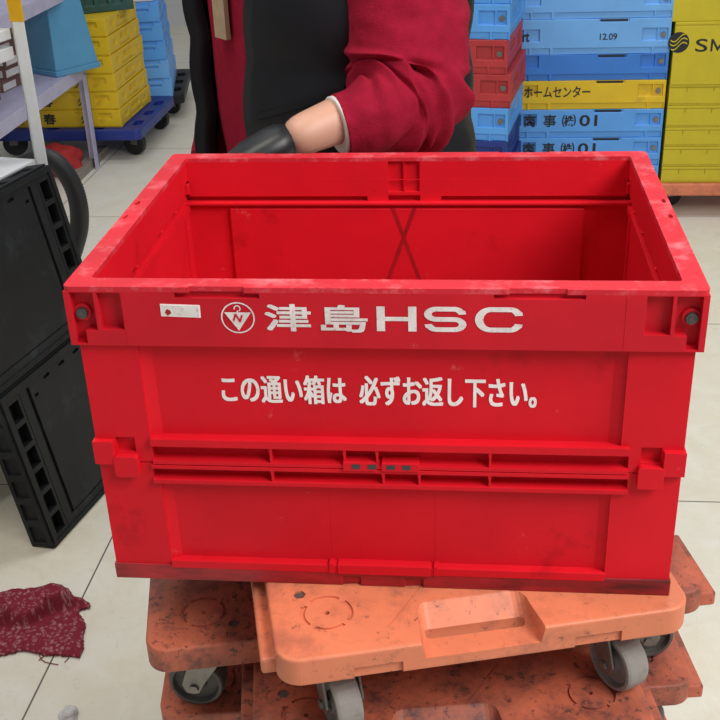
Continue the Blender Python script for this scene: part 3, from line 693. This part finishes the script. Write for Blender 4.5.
# ------------------------------------------------------------------ white rack (only its far end shows)
rk = empty('storage_rack', (-.885, 1.5, 0), 0, 'white steel rack post with yellow tape at the left picture edge', 'rack')
def rackmat(x, y, z): return Vector((-.885, 1.5, 0))
ra = R(-11.8)
RM = Matrix.Rotation(ra, 4, 'Z')
def rbox(bm, *b_): box(bm, *b_, RM)
bm = bmesh.new(); rbox(bm, -.014, .016, -.004, .0, 0, 1.7); rbox(bm, -.014, -.010, -.004, .036, 0, 1.7)
post = build('post', bm, WHITE_MET, rk)
bm = bmesh.new()
for i in range(34): rbox(bm, -.0146, -.0140, .008, .022, .05+.048*i, .072+.048*i)
for i in range(26): rbox(bm, -.0150, -.0142, -.003, .002, .30+.048*i, .318+.048*i)
tag(build('post_slot', bm, INK, post), label='dark slots punched in the post')
bm = bmesh.new(); rbox(bm, -.0150, .0166, -.0046, .001, .995, 1.043); tag(build('tape_band', bm, YELLOW_TAPE, post), label='yellow tape band')
bm = bmesh.new(); rbox(bm, -.34, -.31, -.004, 0, 0, 1.7); build('post', bm, WHITE_MET, rk)
for yy in (-.80,):
    for x in (-.014, -.34): 
        bm = bmesh.new(); rbox(bm, x, x+.03, yy, yy+.004, 0, 1.7); rbox(bm, x, x+.004, yy, yy+.03, 0, 1.7); build('post', bm, WHITE_MET, rk)
for z, t in ((.698, .03), (.945, .026), (.982, .022), (.12, .03)):
    bm = bmesh.new(); rbox(bm, -.33, -.016 if z > .9 else -.009, -.80, -.008, z-t, z); build('shelf', bm, WHITE_MET, rk, bevel=.002)
# yellow carton on the top tray
bm = bmesh.new(); box(bm, -1.10, -.93, 1.28, 1.44, .9825, 1.075); tag(build('carton', bm, YELLOW, bevel=.002), 'yellow carton on the white rack behind the taped post', 'box')
# ribbed hose hanging from the rack
bm = bmesh.new()
tube(bm, [(-1.05, 1.64, .60), (-.98, 1.62, .645), (-.925, 1.62, .662), (-.893, 1.62, .645), (-.869, 1.62, .60), (-.861, 1.62, .546), (-.868, 1.62, .49), (-.885, 1.61, .44), (-.915, 1.60, .37), (-.95, 1.60, .25), (-.98, 1.62, .10), (-1.0, 1.64, .024), (-1.08, 1.72, .0225)], .0215, 18, .07, 16)
tag(build('ribbed_hose', bm, BLACK_RUB, smooth=True), 'black ribbed hose looping down behind the black folded crates', 'hose')

# ------------------------------------------------------------------ lavender shelf unit, back left
sh = empty('shelf_unit', (-1.54, 3.70, 0), 0, 'lavender steel shelf unit holding the blue bin and brown cartons', 'shelf')
def angle_post(x, y):
    bm = bmesh.new(); box(bm, x-.035, x+.004, y-.004, y, 0, 1.0); box(bm, x, x+.004, y-.045, y, 0, 1.0); return build('leg', bm, LAV, sh)
for x, y in ((.0, .0), (-.44, .0), (0, -1.5), (-.44, -1.5)): angle_post(x, y)
for z in (.44, .765):
    bm = bmesh.new(); box(bm, -.46, -.002, -1.5, -.005, z-.008, z); box(bm, -.006, .002, -1.5, -.005, z-.052, z); box(bm, -.46, .0, -.012, -.005, z-.04, z); box(bm, -.46, -.45, -1.5, -.005, z-.052, z)
    build('shelf', bm, LAV, sh, bevel=.0015)
bm = bmesh.new()
for z in (.405, .42): cyl(bm, (.0045, -.024, z), (.0062, -.024, z), .004, 10)
build('bolt', bm, DARK_STEEL, sh)
# upturned sky blue bin
bb = empty('storage_bin', (-1.622, 3.615, .4405), R(58), 'sky blue plastic bin turned upside down on the lavender shelf', 'bin')
bm = bmesh.new(); w0, w1 = .155, .115
loft(bm, [[Vector((sx*k*1.0, sy*k*1.2, z)) for sx, sy in ((-1, -1), (1, -1), (1, 1), (-1, 1))] for k, z in ((.108, .02), (.078, .33))]); build('body', bm, BLUE_BIN, bb, bevel=.006, seg=3)
bm = bmesh.new(); box(bm, -.114, .114, -.135, .135, 0, .022); build('lip', bm, BLUE_BIN, bb, bevel=.004)
bm = bmesh.new(); box(bm, .114, .122, -.04, .04, .004, .02); build('handle', bm, BLUE_BIN, bb, bevel=.002)
# brown cartons with white ends
def carton(x, y, z, label, rz):
    r = empty('carton', (x, y, z), rz, label, 'box', 'brown cartons with white ends on the lavender shelf')
    bm = bmesh.new(); box(bm, -.045, .045, -.075, .075, 0, .046); build('body', bm, BROWN, r, bevel=.001)
    bm = bmesh.new(); box(bm, .0450, .0456, -.073, .02, .004, .030); box(bm, -.04, .03, -.0756, -.075, .004, .03); tag(build('end_label', bm, CARD_W, r), label='white end label')
k = 0
HZ = ('bottom', 'second', 'third', 'top')
for c_, (x, y, nm, nn) in enumerate(((-1.715, 3.30, 'pile beside the blue bin', 4), (-1.63, 2.83, 'pile nearest the white post', 3), (-1.72, 2.70, 'pile at the left picture edge', 3))):
    for i in range(nn):
        carton(x+.012*((i*7) % 3-1), y+.01*((i*5) % 3-1), .4405+.0465*i, 'brown carton with white ends, %s of the %s' % (HZ[i] if not (nn == 3 and i == 2) else 'top', nm), R(8*((i*3) % 3-1)))
bm = bmesh.new(); cyl(bm, (-1.50, 2.66, .458), (-1.68, 2.30, .458), .013, 14); tag(build('wooden_rod', bm, BROWN, smooth=False, bevel=.002), 'short brown rod lying on the edge of the lavender shelf', 'rod')
bm = bmesh.new(); box(bm, -1.90, -1.56, 2.24, 2.50, .4405, .456); tag(build('board', bm, WOOD), 'grey wooden board lying on the lavender shelf at the left', 'board')
# red rag and pale batten under the shelf
bm = bmesh.new(); bmesh.ops.create_icosphere(bm, subdivisions=4, radius=.085)
for v in bm.verts: v.co = Vector((v.co.x*1.2, v.co.y, v.co.z*.85))*(1+.45*noise.noise(v.co*16)); v.co.z = max(v.co.z, -.055)
bmesh.ops.translate(bm, verts=bm.verts, vec=(-1.665, 3.60, .0555)); tag(build('crumpled_bag', bm, RUBBLE, smooth=False), 'crumpled red bag on the floor under the lavender shelf', 'bag')
bm = bmesh.new(); box(bm, -1.60, -1.555, 3.50, 3.90, 0, .018); box(bm, -1.600, -1.556, 3.50, 3.90, .0185, .036); tag(build('batten', bm, WOOD), 'grey wooden batten on the floor beside the shelf leg', 'plank')

# ------------------------------------------------------------------ background stacks
def crate_body(name, w_, d_, h_, m, fr, sr, root, bev=.002):
    bm = bmesh.new(); t = .014
    box(bm, -w_/2+.0005, w_/2-t, t, d_/2*2, .001, h_-.001)
    relief(bm, -w_/2, w_/2, 0, h_, t, fr, lambda u, v, d: Vector((u, d, v)))
    relief(bm, t*1.001, d_, 0, h_, t, sr, lambda u, v, d: Vector((w_/2-d, u, v)))
    return build(name, bm, m, root, bevel=bev)
def flat_crate(x, y, z, rz, m, label, group, w_=.53, d_=.366, h_=.0995, pocket=True, words=None, ink=None, cat='crate', logo=None):
    r = empty('folded_crate', (x, y, z), rz, label, cat, group); x0, x1 = -w_/2, w_/2
    fr = [(x0+.004, x1-.004, 0, .022, .006), (x0+.06, x0+.066, 0, .022, 0.), (x0+.13, x0+.14, 0, .022, 0.), (x1-.06, x1-.054, 0, .022, 0.), (x1-.24, x1-.14, h_-.010, h_+.001, .007)]
    if pocket: fr += [(x1-.094, x1-.045, .044, .085, .009), (x1-.040, x1-.010, .044, .085, .009), (x0+.01, x0+.04, .044, .085, .009), (x0+.045, x0+.094, .044, .085, .009)]
    sr = [(.05, d_-.05, .03, .08, .006), (.12, .24, .045, .07, .011), (.01, d_-.01, 0, .02, .005)]
    crate_body('body', w_, d_, h_-.0005, m, fr, sr, r)
    if pocket:
        for q in (x1-.024, x0+.024):
            bm = bmesh.new(); cyl(bm, (q, .010, .062), (q, .003, .062), .009, 12); tag(build('bolt', bm, ZINC, r), label='grey metal bolt')
    bm = bmesh.new(); box(bm, x1-.235, x1-.145, .002, .0075, h_-.008, h_-.003); build('slot_shade', bm, INK, r)  # black strip paints the shade inside the top slot
    if words:
        for body_, a0, a1, v0, v1 in words: text('lettering', body_, a0, a1, v0, v1, lambda p, q, d: Vector((p, d, q)), INK, r, .02)
    return r
def bg_dolly(x, y, rz, w_, d_, h_, m, label, wm=BLACK_RUB, wheels=True):
    r = empty('dolly', (x, y, 0), rz, label, 'dolly')
    bm = bmesh.new(); prism(bm, rrect(-w_/2, w_/2, 0, d_, .03), h_, t0=h_-.045); dk = build('deck', bm, m, r, bevel=.006, seg=3); bake(dk)
    cs_ = []
    for i in range(3):
        c = bmesh.new(); prism(c, rrect(-w_/2+.07+i*w_*.29, -w_/2+.13+i*w_*.29, .02, .07, .02), h_+.01, t0=h_-.02); cs_.append(c)
        c = bmesh.new(); prism(c, rrect(w_/2-.06, w_/2-.02, .085+i*(d_-.1)/3, .085+i*(d_-.1)/3+.08, .015), h_+.011, t0=h_-.018); cs_.append(c)
    cut(dk, cs_)
    for sx in (-1, 1):
        for sy in (.14, d_-.06):
            cs_ = bpy.data.objects.new('caster', None); sc.collection.objects.link(cs_); cs_.parent = r; cs_.location = (sx*(w_/2-.06), sy, 0); cs_.rotation_euler = (0, 0, R(70*sx))
            rr = (h_-.05)/2+.006; bm = bmesh.new(); cyl(bm, (-.012, .015, rr), (.012, .015, rr), rr, 20); build('wheel', bm, wm, cs_, bevel=.003)
            bm = bmesh.new(); box(bm, -.018, -.0135, -.01, .025, rr-.006, h_-.044); box(bm, .0135, .018, -.01, .025, rr-.006, h_-.044); box(bm, -.018, .018, -.012, .026, h_-.052, h_-.044); build('fork', bm, ZINC, cs_)
    return r
# blue and yellow column behind on the right
bg_dolly(.468, 3.035, 0, .52, .40, .094, BLUE_N, 'navy dolly under the tall column of lettered blue crates')
G = 'folded crates in the wide right-hand column'
XC = .468; xr = lambda q: q-XC
J = [(.0, 0, 0, 0, 0)]*6
cols = [
 (BLUE_L, 'light blue folded crate at the bottom of the lettered column', None),
 (BLUE_L, 'light blue folded crate lettered with 01, lower of the two', [('商', -.215, -.173, .040, .084), ('事', -.147, -.102, .040, .084), ('㈱', -.082, -.034, .040, .084), ('01', -.022, .040, .042, .082)]),
 (BLUE_L, 'light blue folded crate lettered with 01, directly under the yellow one', [('商', -.215, -.173, .040, .084), ('事', -.147, -.102, .040, .084), ('㈱', -.082, -.034, .040, .084), ('01', -.022, .040, .042, .082)]),
 (YELLOW, 'bright yellow folded crate between blue ones in the lettered column', [('ルホームセンター', -.250, .010, .043, .082)]),
 (BLUE_M, 'deep blue folded crate without lettering above the bright yellow one', None),
 (BLUE_L2, 'pale blue folded crate stamped 12.09', [('Mart', -.265, -.205, .045, .082), ('12.09', .030, .088, .048, .070)]),
 (BLUE_L2, 'pale blue folded crate on top of the lettered column', None)]
z = .1005-.006
for m_, lb, wd in cols:
    h_ = .1005 if m_ is not BLUE_M else .0880
    if lb.startswith('pale blue folded crate stamped'): h_ = .1180
    flat_crate(XC, 3.05, z, 0, m_, lb, G, h_=h_, words=wd); z += h_
# stack standing end-on in front of it
GC = 'folded crates in the narrow stack beside the person'
bg_dolly(-.001, 2.62, R(-9), .36, .39, .099, DARK_STEEL, 'black dolly under the narrow crate stack behind the red crate')
z = .0995
ec = [(BLUE_N, 'navy folded crate at the bottom of the narrow stack'), (BLUE_N, 'navy folded crate second from the bottom of the narrow stack'), (BLUE_N, 'navy folded crate just under the lower light blue one of the narrow stack'),
      (BLUE_L, 'light blue folded crate under the two red ones'), (RED_OLD, 'dull red folded crate, lower of the two red ones'), (RED_OLD, 'dull red folded crate, upper of the two red ones'), (BLUE_L, 'light blue folded crate resting on the red ones'), (BLUE_L, 'light blue folded crate topping the narrow stack')]
for i, (m_, lb) in enumerate(ec):
    o_ = (0, .004, -.003, .004, .010, -.004, .002, .006)[i]
    flat_crate(-.001+o_, 2.63, z, R(-9), m_, lb, GC, w_=.366, d_=.385, h_=.1042); z += .1042
# lemon yellow column on the orange dolly, far right
bg_dolly(1.015, 3.04, 0, .57, .40, .129, ORANGE, 'orange dolly on the floor under the lemon yellow boxes')
GY = 'lemon yellow boxes in the far right column'; z = .1295
nm = ('lowest', 'second from below', 'third from below', 'fourth from below', 'fifth from below')
hh = (.060, .072, .069, .076, .073)
for i in range(5):
    r = empty('flat_box', (1.012, 3.05, z), 0, 'thin lemon yellow box, %s in the far right column' % nm[i], 'box', GY); h_ = hh[i]
    crate_body('body', .535, .366, h_-.0005, YELLOW2, [(-.27, .27, h_-.012, h_-.009, .003)]+[(-.21+.09*k_, -.207+.09*k_, h_-.026, h_-.008, .004) for k_ in range(5)]+[(-.27, .27, 0, .008, .004)], [(.05, .3, .02, .05, .004)], r, .0015)
    z += h_
r = empty('lidded_box', (1.012, 3.045, z), 0, 'deep lemon yellow box with a black wave emblem', 'box'); hB = .209
crate_body('body', .535, .376, hB-.0005, YELLOW2, [(-.27, .27, hB-.014, hB-.010, .003)], [(.05, .3, .05, .15, .004)], r, .003)
bm = bmesh.new(); cx, cz, rr = -.250-.002, .142, .0345
D0 = lambda p, q, d: Vector((p, d, q))
fan = [bm.verts.new(D0(cx+rr*math.cos(2*math.pi*i/40), cz+rr*math.sin(2*math.pi*i/40), -.0004)) for i in range(40)]; bm.faces.new(fan); em = build('emblem', bm, INK, r)
bm = bmesh.new()
for o_ in (-.012, .002, .015):
    for i in range(14):
        p = lambda t: (cx-rr*.80+rr*1.6*t, cz+o_-.006+.012*t+.009*math.sin((t-.5)*6.0))
        (xa, za), (xb, zb2) = p(i/14), p((i+1)/14); hwid = .0021
        if all(math.hypot(px_-cx, pz_-cz) < rr*.97 for px_, pz_ in ((xa, za), (xb, zb2))): bm.faces.new([bm.verts.new(D0(px_, pz_+s_*hwid, -.0008)) for px_, pz_, s_ in ((xa, za, -1), (xb, zb2, -1), (xb, zb2, 1), (xa, za, 1))])
build('emblem_wave', bm, YELLOW2, em)
text('lettering', 'S', -.196, -.156, .110, .153, D0, INK, r, .01)
bm = bmesh.new(); m0, mz, mw_, mh = -.146, .111, .047, .041
for q in ([(0, 0), (.007, 0), (.007, mh), (0, mh)], [(mw_-.007, 0), (mw_, 0), (mw_, mh), (mw_-.007, mh)], [(.007, mh), (.007, mh-.013), (mw_/2, .0), (mw_/2, .014)], [(mw_-.007, mh), (mw_/2, .014), (mw_/2, .0), (mw_-.007, mh-.013)]): bm.faces.new([bm.verts.new(D0(m0+a_, mz+b_, -.0004)) for a_, b_ in q])
build('lettering', bm, INK, r)
text('lettering', 'C', -.090, -.048, .110, .153, D0, INK, r, .01)
z += hB
r = empty('flat_box', (1.005, 3.052, z), 0, 'lemon yellow box on top of the one with the wave emblem', 'box', GY)
crate_body('body', .55, .366, .14, YELLOW2, [(-.27, .27, .09, .094, .003)], [(.05, .3, .05, .10, .004)], r, .003)
# yellow stack on the big navy dolly, back left
bg_dolly(-1.70, 3.735, 0, .70, .62, .148, BLUE_N, 'navy dolly under the golden yellow crate stack at the back left')
GL = 'golden yellow crates stacked at the back left'
od = ('bottom', 'second', 'third', 'fourth', 'fifth', 'top')
for i in range(6):
    r = empty('stacking_crate', (-1.706-.003*i, 3.785+.003*(i % 2), .1485+.0762*i), R(-1+.5*(i % 3)), 'golden yellow crate beside the lavender shelf, %s of its stack' % od[i], 'crate', GL); h_ = .0757
    crate_body('body', .53, .46, h_, YELLOW, [(.165, .225, .038, .062, .008), (.06, .075, .06, .07, .004), (-.27, .27, 0, .006, .004)], [(.17, .29, .040, .062, .006), (.17, .22, .040, .062, .013), (.06, .12, .03, .055, .005), (.33, .40, .03, .055, .005), (.15, .31, .012, .022, .006), (.02, .44, 0, .006, .005)], r, .0015)
    text('lettering', '火', .085, .125, .018, .058, D0, INK, r, .02)
    if i < 3: text('lettering', '春', -.085, -.025, .014, .062, D0, INK, r, .03); text('lettering', '酒', -.22, -.165, .014, .062, D0, INK, r, .02)
r = empty('basket', (-1.55, 3.93, .1487+.0762*6), R(30), 'dark green basket lying on the golden yellow crate stack', 'basket')
crate_body('body', .36, .26, .12, GREEN_D, [(-.15+.06*k_, -.11+.06*k_, .03, .09, .01) for k_ in range(5)]+[(-.18, .18, .105, .12, -.006)], [(.03+.06*k_, .07+.06*k_, .03, .09, .01) for k_ in range(4)], r, .003)
# blue stack behind it
bg_dolly(-1.56, 4.42, R(10), .46, .60, .125, BLACK_PL, 'black dolly under the sky blue crate stack by the person')
GB = 'sky blue crates stacked at the back'
od = ('bottom', 'second', 'third', 'fourth', 'top')
for i in range(5):
    r = empty('stacking_crate', (-1.585-.006*i, 4.39, .1255+.0885*i), R(12), 'sky blue crate behind the golden yellow stack, %s of its stack' % od[i], 'crate', GB); h_ = .088
    crate_body('body', .42, .55, h_, BLUE_L if i > 1 else BLUE_L2, [(.06, .16, .045, .058, .008), (-.21, .21, h_-.010, h_+.001, .006), (.05, .17, h_-.018, h_+.001, .011)], [(.06, .14, .060, .075, .012), (.24, .32, .060, .075, .012), (.42, .50, .060, .075, .012), (.02, .52, h_-.008, h_+.001, .008), (.10, .2, .03, .05, .012), (.3, .4, .03, .05, .012)], r, .002)
bm = bmesh.new(); box(bm, -.20, .20, .02, .53, 0, .012); o = build('lid', bm, CARD_W, bevel=.004); o.location = (-1.62, 4.39, .1258+.0885*5); o.rotation_euler = (0, 0, R(12)); tag(o, 'white flat lid on top of the sky blue crate stack', 'lid')

# ------------------------------------------------------------------ red print cloth on the floor
def cloth_mat():
    m = bpy.data.materials.new('red_print_cloth'); m.use_nodes = True; nt = m.node_tree; N = nt.nodes; L = nt.links; b = N['Principled BSDF']; b.inputs['Roughness'].default_value = .9; b.inputs['Specular IOR Level'].default_value = .15
    tc = N.new('ShaderNodeTexCoord'); v = N.new('ShaderNodeTexVoronoi'); v.inputs['Scale'].default_value = 110; L.new(tc.outputs['UV'], v.inputs['Vector'])
    n = N.new('ShaderNodeTexNoise'); n.inputs['Scale'].default_value = 170; n.inputs['Detail'].default_value = 3; n.inputs['Distortion'].default_value = 1.5; L.new(tc.outputs['UV'], n.inputs['Vector'])
    r = N.new('ShaderNodeMapRange'); r.inputs[1].default_value = .45; r.inputs[2].default_value = .53; L.new(n.outputs['Fac'], r.inputs[0])
    r2 = N.new('ShaderNodeMapRange'); r2.inputs[1].default_value = .25; r2.inputs[2].default_value = .55; r2.inputs[3].default_value = 1; r2.inputs[4].default_value = 0; L.new(v.outputs['Distance'], r2.inputs[0])
    mu = N.new('ShaderNodeMath'); mu.operation = 'MULTIPLY'; L.new(r.outputs[0], mu.inputs[0]); L.new(r2.outputs[0], mu.inputs[1])
    x = N.new('ShaderNodeMix'); x.data_type = 'RGBA'; x.inputs[6].default_value = (.22, .022, .038, 1); x.inputs[7].default_value = (.40, .17, .19, 1); L.new(mu.outputs[0], x.inputs[0]); L.new(x.outputs[2], b.inputs['Base Color'])
    return m
outl = [(x_*1.0+.012+.06*(x_+.86), (y_-.77)*1.06+.764) for x_, y_ in [(-.86, .85), (-.835, .862), (-.815, .858), (-.795, .868), (-.775, .882), (-.75, .878), (-.735, .868), (-.715, .845), (-.700, .842), (-.682, .828), (-.676, .815), (-.695, .805), (-.685, .79), (-.668, .765), (-.660, .73), (-.648, .700), (-.640, .683), (-.68, .684), (-.72, .688), (-.745, .69), (-.765, .69), (-.80, .68), (-.85, .672), (-.90, .68), (-.93, .73), (-.92, .80)]]
def inside(x, y):
    c_ = False; n = len(outl)
    for i in range(n):
        (x1_, y1_), (x2_, y2_) = outl[i], outl[i-1]
        if (y1_ > y) != (y2_ > y) and x < (x2_-x1_)*(y-y1_)/(y2_-y1_)+x1_: c_ = not c_
    return c_
def edge_d(x, y):
    p = Vector((x, y)); best = 9
    for i in range(len(outl)):
        a_, b_ = Vector(outl[i]), Vector(outl[i-1]); t = max(0, min(1, (p-a_).dot(b_-a_)/(b_-a_).length_squared)); best = min(best, (p-a_-(b_-a_)*t).length)
    return best
bm = bmesh.new(); uvl = bm.loops.layers.uv.new('UVMap'); st = .0035; grid = {}
for i in range(90):
    for j in range(66):
        x, y = -.94+i*st, .66+j*st
        if not inside(x, y): continue
        d = edge_d(x, y); lift = min(1, d/.02)
        px_, py_ = x+.006*noise.noise(Vector((x*25, y*25, 3))), y+.006*noise.noise(Vector((x*25, y*25, 8)))
        # two crossing folds and general rumple
        l1 = abs((py_-.745)-.55*(px_+.80)-.012*math.sin(px_*60)); fold = .030*math.exp(-(l1/.009)**2)*(1 if -.90 < px_ < -.69 else .2)
        h = .004+lift*(.010*(.5+.5*noise.noise(Vector((x*18, y*18, 0))))+.007*abs(noise.noise(Vector((x*40, y*40, 5)))))+fold*lift+.010*max(0, lift)*(1 if py_ > .745+.55*(px_+.80) else 0)
        grid[i, j] = bm.verts.new((px_, py_, h))
for (i, j), v in grid.items():
    q = [grid.get(k_) for k_ in ((i, j), (i+1, j), (i+1, j+1), (i, j+1))]
    if all(q):
        f_ = bm.faces.new(q)
        for lp in f_.loops: lp[uvl].uv = (lp.vert.co.x, lp.vert.co.y)
cl = build('print_cloth', bm, cloth_mat(), smooth=True); tag(cl, 'crumpled dark red patterned cloth lying on the floor', 'cloth')
so = cl.modifiers.new('solid', 'SOLIDIFY'); so.thickness = .0025; so.offset = -1
bm = bmesh.new()
for P in ([(-.715, .690, .004), (-.705, .672, .002), (-.69, .660, .002), (-.665, .655, .002)], [(-.655, .690, .004), (-.652, .675, .002), (-.655, .662, .002)], [(-.70, .69, .004), (-.70, .676, .002), (-.705, .664, .002)]): tube(bm, P, .0008, 6, 0, 8)
build('loose_thread', bm, cl.data.materials[0], cl)
bm = bmesh.new(); bmesh.ops.create_icosphere(bm, subdivisions=3, radius=.016)
for v in bm.verts: v.co = v.co*(1+.5*noise.noise(v.co*90)); v.co.z = max(v.co.z, -.006)
bmesh.ops.translate(bm, verts=bm.verts, vec=(-.600, .528, .0065)); tag(build('paper_scrap', bm, CARD_W), 'small crumpled pale scrap on the floor at the bottom edge', 'litter')
